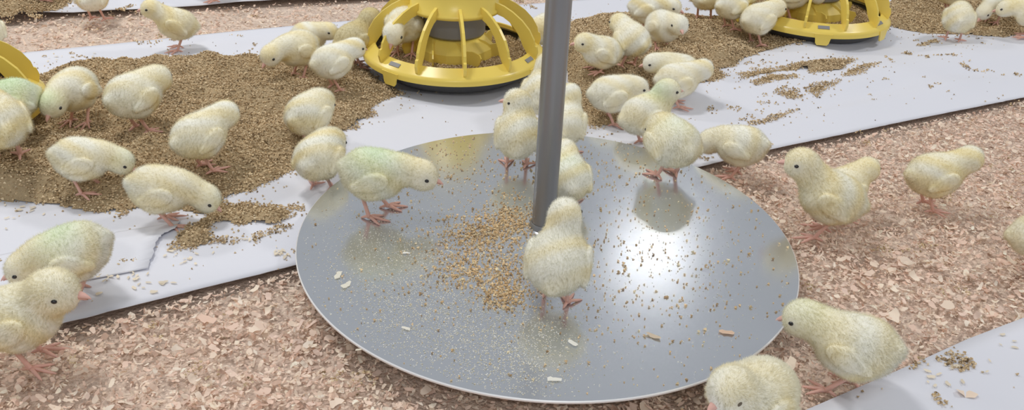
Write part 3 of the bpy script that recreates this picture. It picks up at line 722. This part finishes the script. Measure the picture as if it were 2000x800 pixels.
CHICKS = [   # x, y, size, heading, ground, pose, colouring, label, tufts
    (-0.4152, -0.2271, 0.763, 9.7, 'lit', {'pose': 'up', 'head': (0.038, 0, 0.08), 'hp': -8, 'hs': 1.28, 'fat': 1.08}, {'yel': 0.05}, 'big cream chick cut by the left edge, on shavings in the bottom left corner', 15000),
    (-0.4188, -0.1377, 0.736, 201.8, 'pap', {'pose': 'low', 'pitch': -16, 'head': (0.054, 0, 0.036), 'fat': 1.1}, {'green': 0.55, 'gat': (0.0, 0.0, 0.074)}, 'green-tinged chick on the paper, behind the chick in the bottom left corner', 14000),
    (-0.5995, 0.0597, 0.837, 131.1, 'feed', {'pose': 'tuck'}, {'yel': 0.2}, 'buff chick seen from behind, cut by the left edge, standing on feed', 10000),
    (-0.6324, 0.1355, 0.703, 227.1, 'pan', {'pose': 'low', 'lift': 0.0}, {'green': 0.8, 'gr': 0.04}, 'mint-green-backed chick in front of the feeder at the left edge', 10000),
    (-0.5901, 0.1963, 0.724, 263.6, 'feed', {'pose': 'low', 'head': (0.056, 0, 0.046), 'hp': -35}, {'green': 0.7, 'gat': (0.062, 0, 0.058), 'gr': 0.016}, 'chick with a green-tinged crown pecking towards the camera beside the left feeder', 12000),
    (-0.5008, 0.1713, 0.781, 63.2, 'feed', {'pose': 'mid', 'pitch': 0, 'head': (0.046, 0, 0.062), 'hy': 45}, {}, 'pale chick on the feed heap facing away right, under the chick on the far paper', 12000),
    (-0.3934, 0.0972, 0.733, 58.6, 'feed', {'pose': 'mid', 'hy': 50}, {}, 'creamy white chick on the feed heap facing away right, rightmost of the left cluster', 12000),
    (-0.5012, 0.0395, 0.665, 20.0, 'feed', {'pose': 'peck', 'head': (0.056, 0, 0.04), 'hp': -40, 'step': 0.012}, {'green': 0.6, 'gat': (0.058, 0, 0.052), 'gr': 0.016}, 'cream chick with green-tinged head pecking right, beside the buff chick at the left edge', 13000),
    (-0.3972, -0.0037, 0.706, 13.6, 'feed', {'pose': 'peck', 'head': (0.06, 0, 0.032), 'hp': -45, 'step': -0.008}, {'yel': 0.12, 'green': 0.55, 'gat': (0.066, 0, 0.04), 'gr': 0.014}, 'chick pecking right at the front edge of the feed heap, above the torn paper', 14000),
    (-0.3006, 0.2041, 0.734, 67.3, 'feed', {'pose': 'tuck', 'hp': -40}, {'yel': 0.05}, 'round chick with hidden head on the right end of the big feed heap', 11000),
    (-0.2585, 0.0933, 0.731, 78.8, 'pap', {'pose': 'tuck', 'hp': -40, 'head': (0.046, 0, 0.054)}, {'yel': 0.05}, 'chick seen from behind, standing on paper behind the left rim of the plate', 13000),
    (-0.1792, 0.0158, 0.767, 5.0, 'disc', {'pose': 'low', 'pitch': -8, 'step': 0.011}, {'green': 0.6, 'gr': 0.034}, 'green-backed chick stretching its neck right, on the left part of the plate', 16000),
    (-0.3733, 0.4063, 0.714, 232.7, 'feed', {'pose': 'low', 'hp': -35}, {'yel': 0.12}, 'yellowish chick pecking left at the far edge of the big feed heap', 9500),
    (-0.3837, 0.5023, 0.638, -8.1, 'pap', {'pose': 'mid'}, {'yel': 0.15}, 'chick facing right, half hidden behind the yellowish pecking chick', 8000),
    (-0.3071, 0.3498, 0.681, 43.4, 'feed', {'pose': 'mid'}, {'yel': -0.12}, 'whitish chick with its head against the left side of the yellow feeder', 9500),
    (-0.3060, 0.4790, 0.739, 38.8, 'feed', {'pose': 'up'}, {'yel': 0.1, 'painted_shade': (0.8, 0.75, 0.6)}, 'chick with raised head, its down painted as if shaded, beside the left ribs of the feeder', 8000),  # the feeder's shade is put into this chick's colour
    (-0.2306, 0.4714, 0.752, 260.6, 'pan', {'pose': 'low', 'hp': -45}, {'yel': -0.1}, 'chick feeding inside the pan behind the left ribs of the whole feeder', 8000),
    (-0.0214, 0.6001, 0.740, 215.9, 'feed', {'pose': 'peck'}, {}, 'chick feeding inside the right side of the whole feeder, next to the pole', 7000),
    (-0.5884, 0.4956, 0.686, 197.0, 'pap', {'pose': 'up', 'head': (0.046, 0, 0.084)}, {'yel': 0.25}, 'lone yellow chick standing on the far strip of paper at the top left', 9500),
    (-0.7903, 0.6351, 0.751, 89.5, 'lit', {'pose': 'up'}, {'yel': 0.1}, 'chick cut by the top edge, standing on the far band of shavings', 7000),
    (-0.8612, 0.4556, 0.591, 125.2, 'lit', {'pose': 'up'}, {}, 'chick at the left edge above the left feeder, only a sliver showing', 5000),
    (-0.0196, 0.3172, 0.760, 81.0, 'pap', {'pose': 'up'}, {'yel': 0.05}, 'chick mostly hidden by the pole, right in front of the feeder rim', 8000),
    (-0.0409, 0.1473, 0.727, 90.6, 'disc', {'pose': 'alert', 'hy': 75, 'head': (0.024, 0.004, 0.09)}, {}, 'chick seen from behind with its head turned left, on the plate left of the pole', 14000),
    (0.0135, 0.1903, 0.675, 84.2, 'disc', {'pose': 'up'}, {'yel': -0.05}, 'chick standing just right of the pole at the far rim of the plate', 10000),
    (0.0180, 0.0637, 0.691, 98.8, 'disc', {'pose': 'mid', 'drop': 0.012}, {'yel': -0.02, 'green': 0.2}, 'chick huddled against the right side of the pole, on the plate', 11000),
    (0.0120, -0.1157, 0.727, 82.9, 'disc', {'pose': 'alert', 'fat': 1.12, 'step': 0.008}, {'yel': -0.2}, 'chick seen from behind in front of the pole, nearest on the plate', 17000),
    (0.0605, 0.4683, 0.688, 192.2, 'feed', {'pose': 'sit'}, {'yel': 0.05}, 'chick sitting on feed and facing left, right of the pole near the feeder', 8500),
    (0.1051, 0.4980, 0.720, 120.2, 'feed', {'pose': 'mid'}, {}, 'chick with its head down in the middle of the group right of the pole', 8000),
    (0.1457, 0.6927, 0.742, -17.7, 'feed', {'pose': 'mid', 'head': (0.05, 0, 0.06)}, {'yel': 0.05}, 'chick facing right at the top edge, above the white-faced chick', 7500),
    (0.1603, 0.5862, 0.716, -56.8, 'feed', {'pose': 'mid', 'drop': 0.012, 'hy': -20}, {'yel': -0.2}, 'white chick with its face towards the camera in the group right of the pole', 7500),
    (0.1728, 0.4490, 0.693, 176.9, 'feed', {'pose': 'mid', 'head': (0.052, 0, 0.06)}, {}, 'chick facing left, half covered by the chick turned to the right', 8000),
    (0.1700, 0.4146, 0.718, 15.8, 'feed', {'pose': 'up', 'pitch': 2, 'hy': 60, 'drop': 0.006, 'head': (0.05, 0, 0.07)}, {'yel': -0.05}, 'chick turned right at the right end of the group, head seen from behind', 9000),
    (0.0749, 0.3352, 0.711, 14.1, 'pap', {'pose': 'mid', 'head': (0.046, 0, 0.06)}, {'yel': -0.08}, 'whitish chick standing on paper behind the far rim, right of the pole', 9500),
    (0.1149, 0.2654, 0.753, 23.6, 'pap', {'pose': 'up'}, {'green': 0.6, 'gat': (0.03, 0, 0.08), 'gr': 0.022}, 'chick with a green nape facing right, at the far rim of the plate', 11000),
    (0.1349, 0.1481, 0.777, 116.6, 'disc', {'pose': 'tuck', 'hp': -40, 'fat': 1.15}, {'green': 0.2}, 'round chick seen from behind on the right part of the plate', 13000),
    (0.2258, 0.2066, 0.707, 151.9, 'lit', {'pose': 'peck', 'head': (0.054, 0, 0.042)}, {'yel': -0.02}, 'chick bending left on shavings, beside the round chick on the plate', 12000),
    (0.2989, 0.0755, 0.806, 168.4, 'lit', {'pose': 'up', 'head': (0.044, 0, 0.09), 'fat': 1.05, 'step': 0.006}, {'yel': 0.2}, 'yellow chick with raised head facing left, on shavings right of the plate', 15000),
    (0.3279, 0.1196, 0.652, 27.6, 'lit', {'pose': 'up', 'hy': 35, 'head': (0.042, 0, 0.076)}, {'yel': 0.3}, 'yellow chick mostly hidden behind the chick with raised head', 11000),
    (0.4395, 0.1572, 0.729, 10.5, 'lit', {'pose': 'up', 'pitch': 4, 'hy': 60, 'head': (0.048, 0, 0.076)}, {'yel': 0.22}, 'lone yellow chick facing away on the shavings at right', 13000),
    (0.5051, 0.0327, 0.698, -12.4, 'lit', {'pose': 'up'}, {'yel': 0.2}, 'chick cut by the right edge, standing on shavings', 11000),
    (0.2559, -0.1820, 0.771, 150.2, 'lit', {'pose': 'mid', 'pitch': -12, 'head': (0.056, 0, 0.06), 'hp': -20, 'step': 0.01}, {'yel': 0.0, 'green': 0.2, 'gat': (0.05, 0, 0.08)}, 'large chick with its beak over the right front rim of the plate', 17000),
    (0.1634, -0.2537, 0.781, 220.2, 'lit', {'pose': 'up', 'hp': -22, 'pitch': 4, 'head': (0.042, 0, 0.078)}, {'shut': True}, 'drowsy chick with closed eyes cut by the bottom edge', 16000),
    (0.2562, 0.8027, 0.790, 70.7, 'feed', {'pose': 'up'}, {'yel': 0.1}, 'chick seen from behind at the top edge, leftmost beside the right feeder', 6500),
    (0.2904, 0.7357, 0.697, 34.0, 'feed', {'pose': 'mid'}, {'yel': 0.12}, 'middle chick of the three left of the right feeder', 7000),
    (0.3330, 0.7047, 0.755, 35.2, 'feed', {'pose': 'mid'}, {'yel': 0.05}, 'chick with its head inside the left ribs of the right feeder', 8000),
    (0.6967, 0.7886, 0.736, 70.8, 'feed', {'pose': 'tuck', 'hp': -40}, {'yel': 0.15}, 'round yellow chick seen from behind on feed at the top right', 7000),
    (0.8019, 0.8854, 0.658, 214.1, 'feed', {'pose': 'peck'}, {'yel': -0.1}, 'white chick with lowered head near the top right corner', 6500),
    (0.8339, 0.8142, 0.725, 152.1, 'feed', {'pose': 'low'}, {'yel': 0.1}, 'chick facing left at the right edge, pecking near the white chick', 7000),
    (0.7432, 0.9504, 0.680, -3.4, 'feed', {'pose': 'mid'}, {'yel': 0.2}, 'chick cut by the top edge behind the round yellow chick at right', 5000),
    (-0.9150, 0.6808, 0.730, 52.4, 'feed', {'pose': 'mid'}, {}, 'chick at the top left corner of which only the feet show', 4000),
    (-0.6335, 0.7725, 0.730, 192.4, 'pap', {'pose': 'up'}, {}, 'chick at the top edge with only its feet showing, on the far paper strip', 4000),
    (0.3981, 0.7788, 0.730, 5.5, 'pan', {'pose': 'low', 'hp': -40}, {'yel': -0.1}, 'chick standing in the pan of the right feeder behind its left ribs', 5000),
    (0.8956, 0.9759, 0.730, -27.2, 'feed', {'pose': 'mid'}, {'yel': 0.2}, 'buff chick in the top right corner behind the white chick', 5000),
]
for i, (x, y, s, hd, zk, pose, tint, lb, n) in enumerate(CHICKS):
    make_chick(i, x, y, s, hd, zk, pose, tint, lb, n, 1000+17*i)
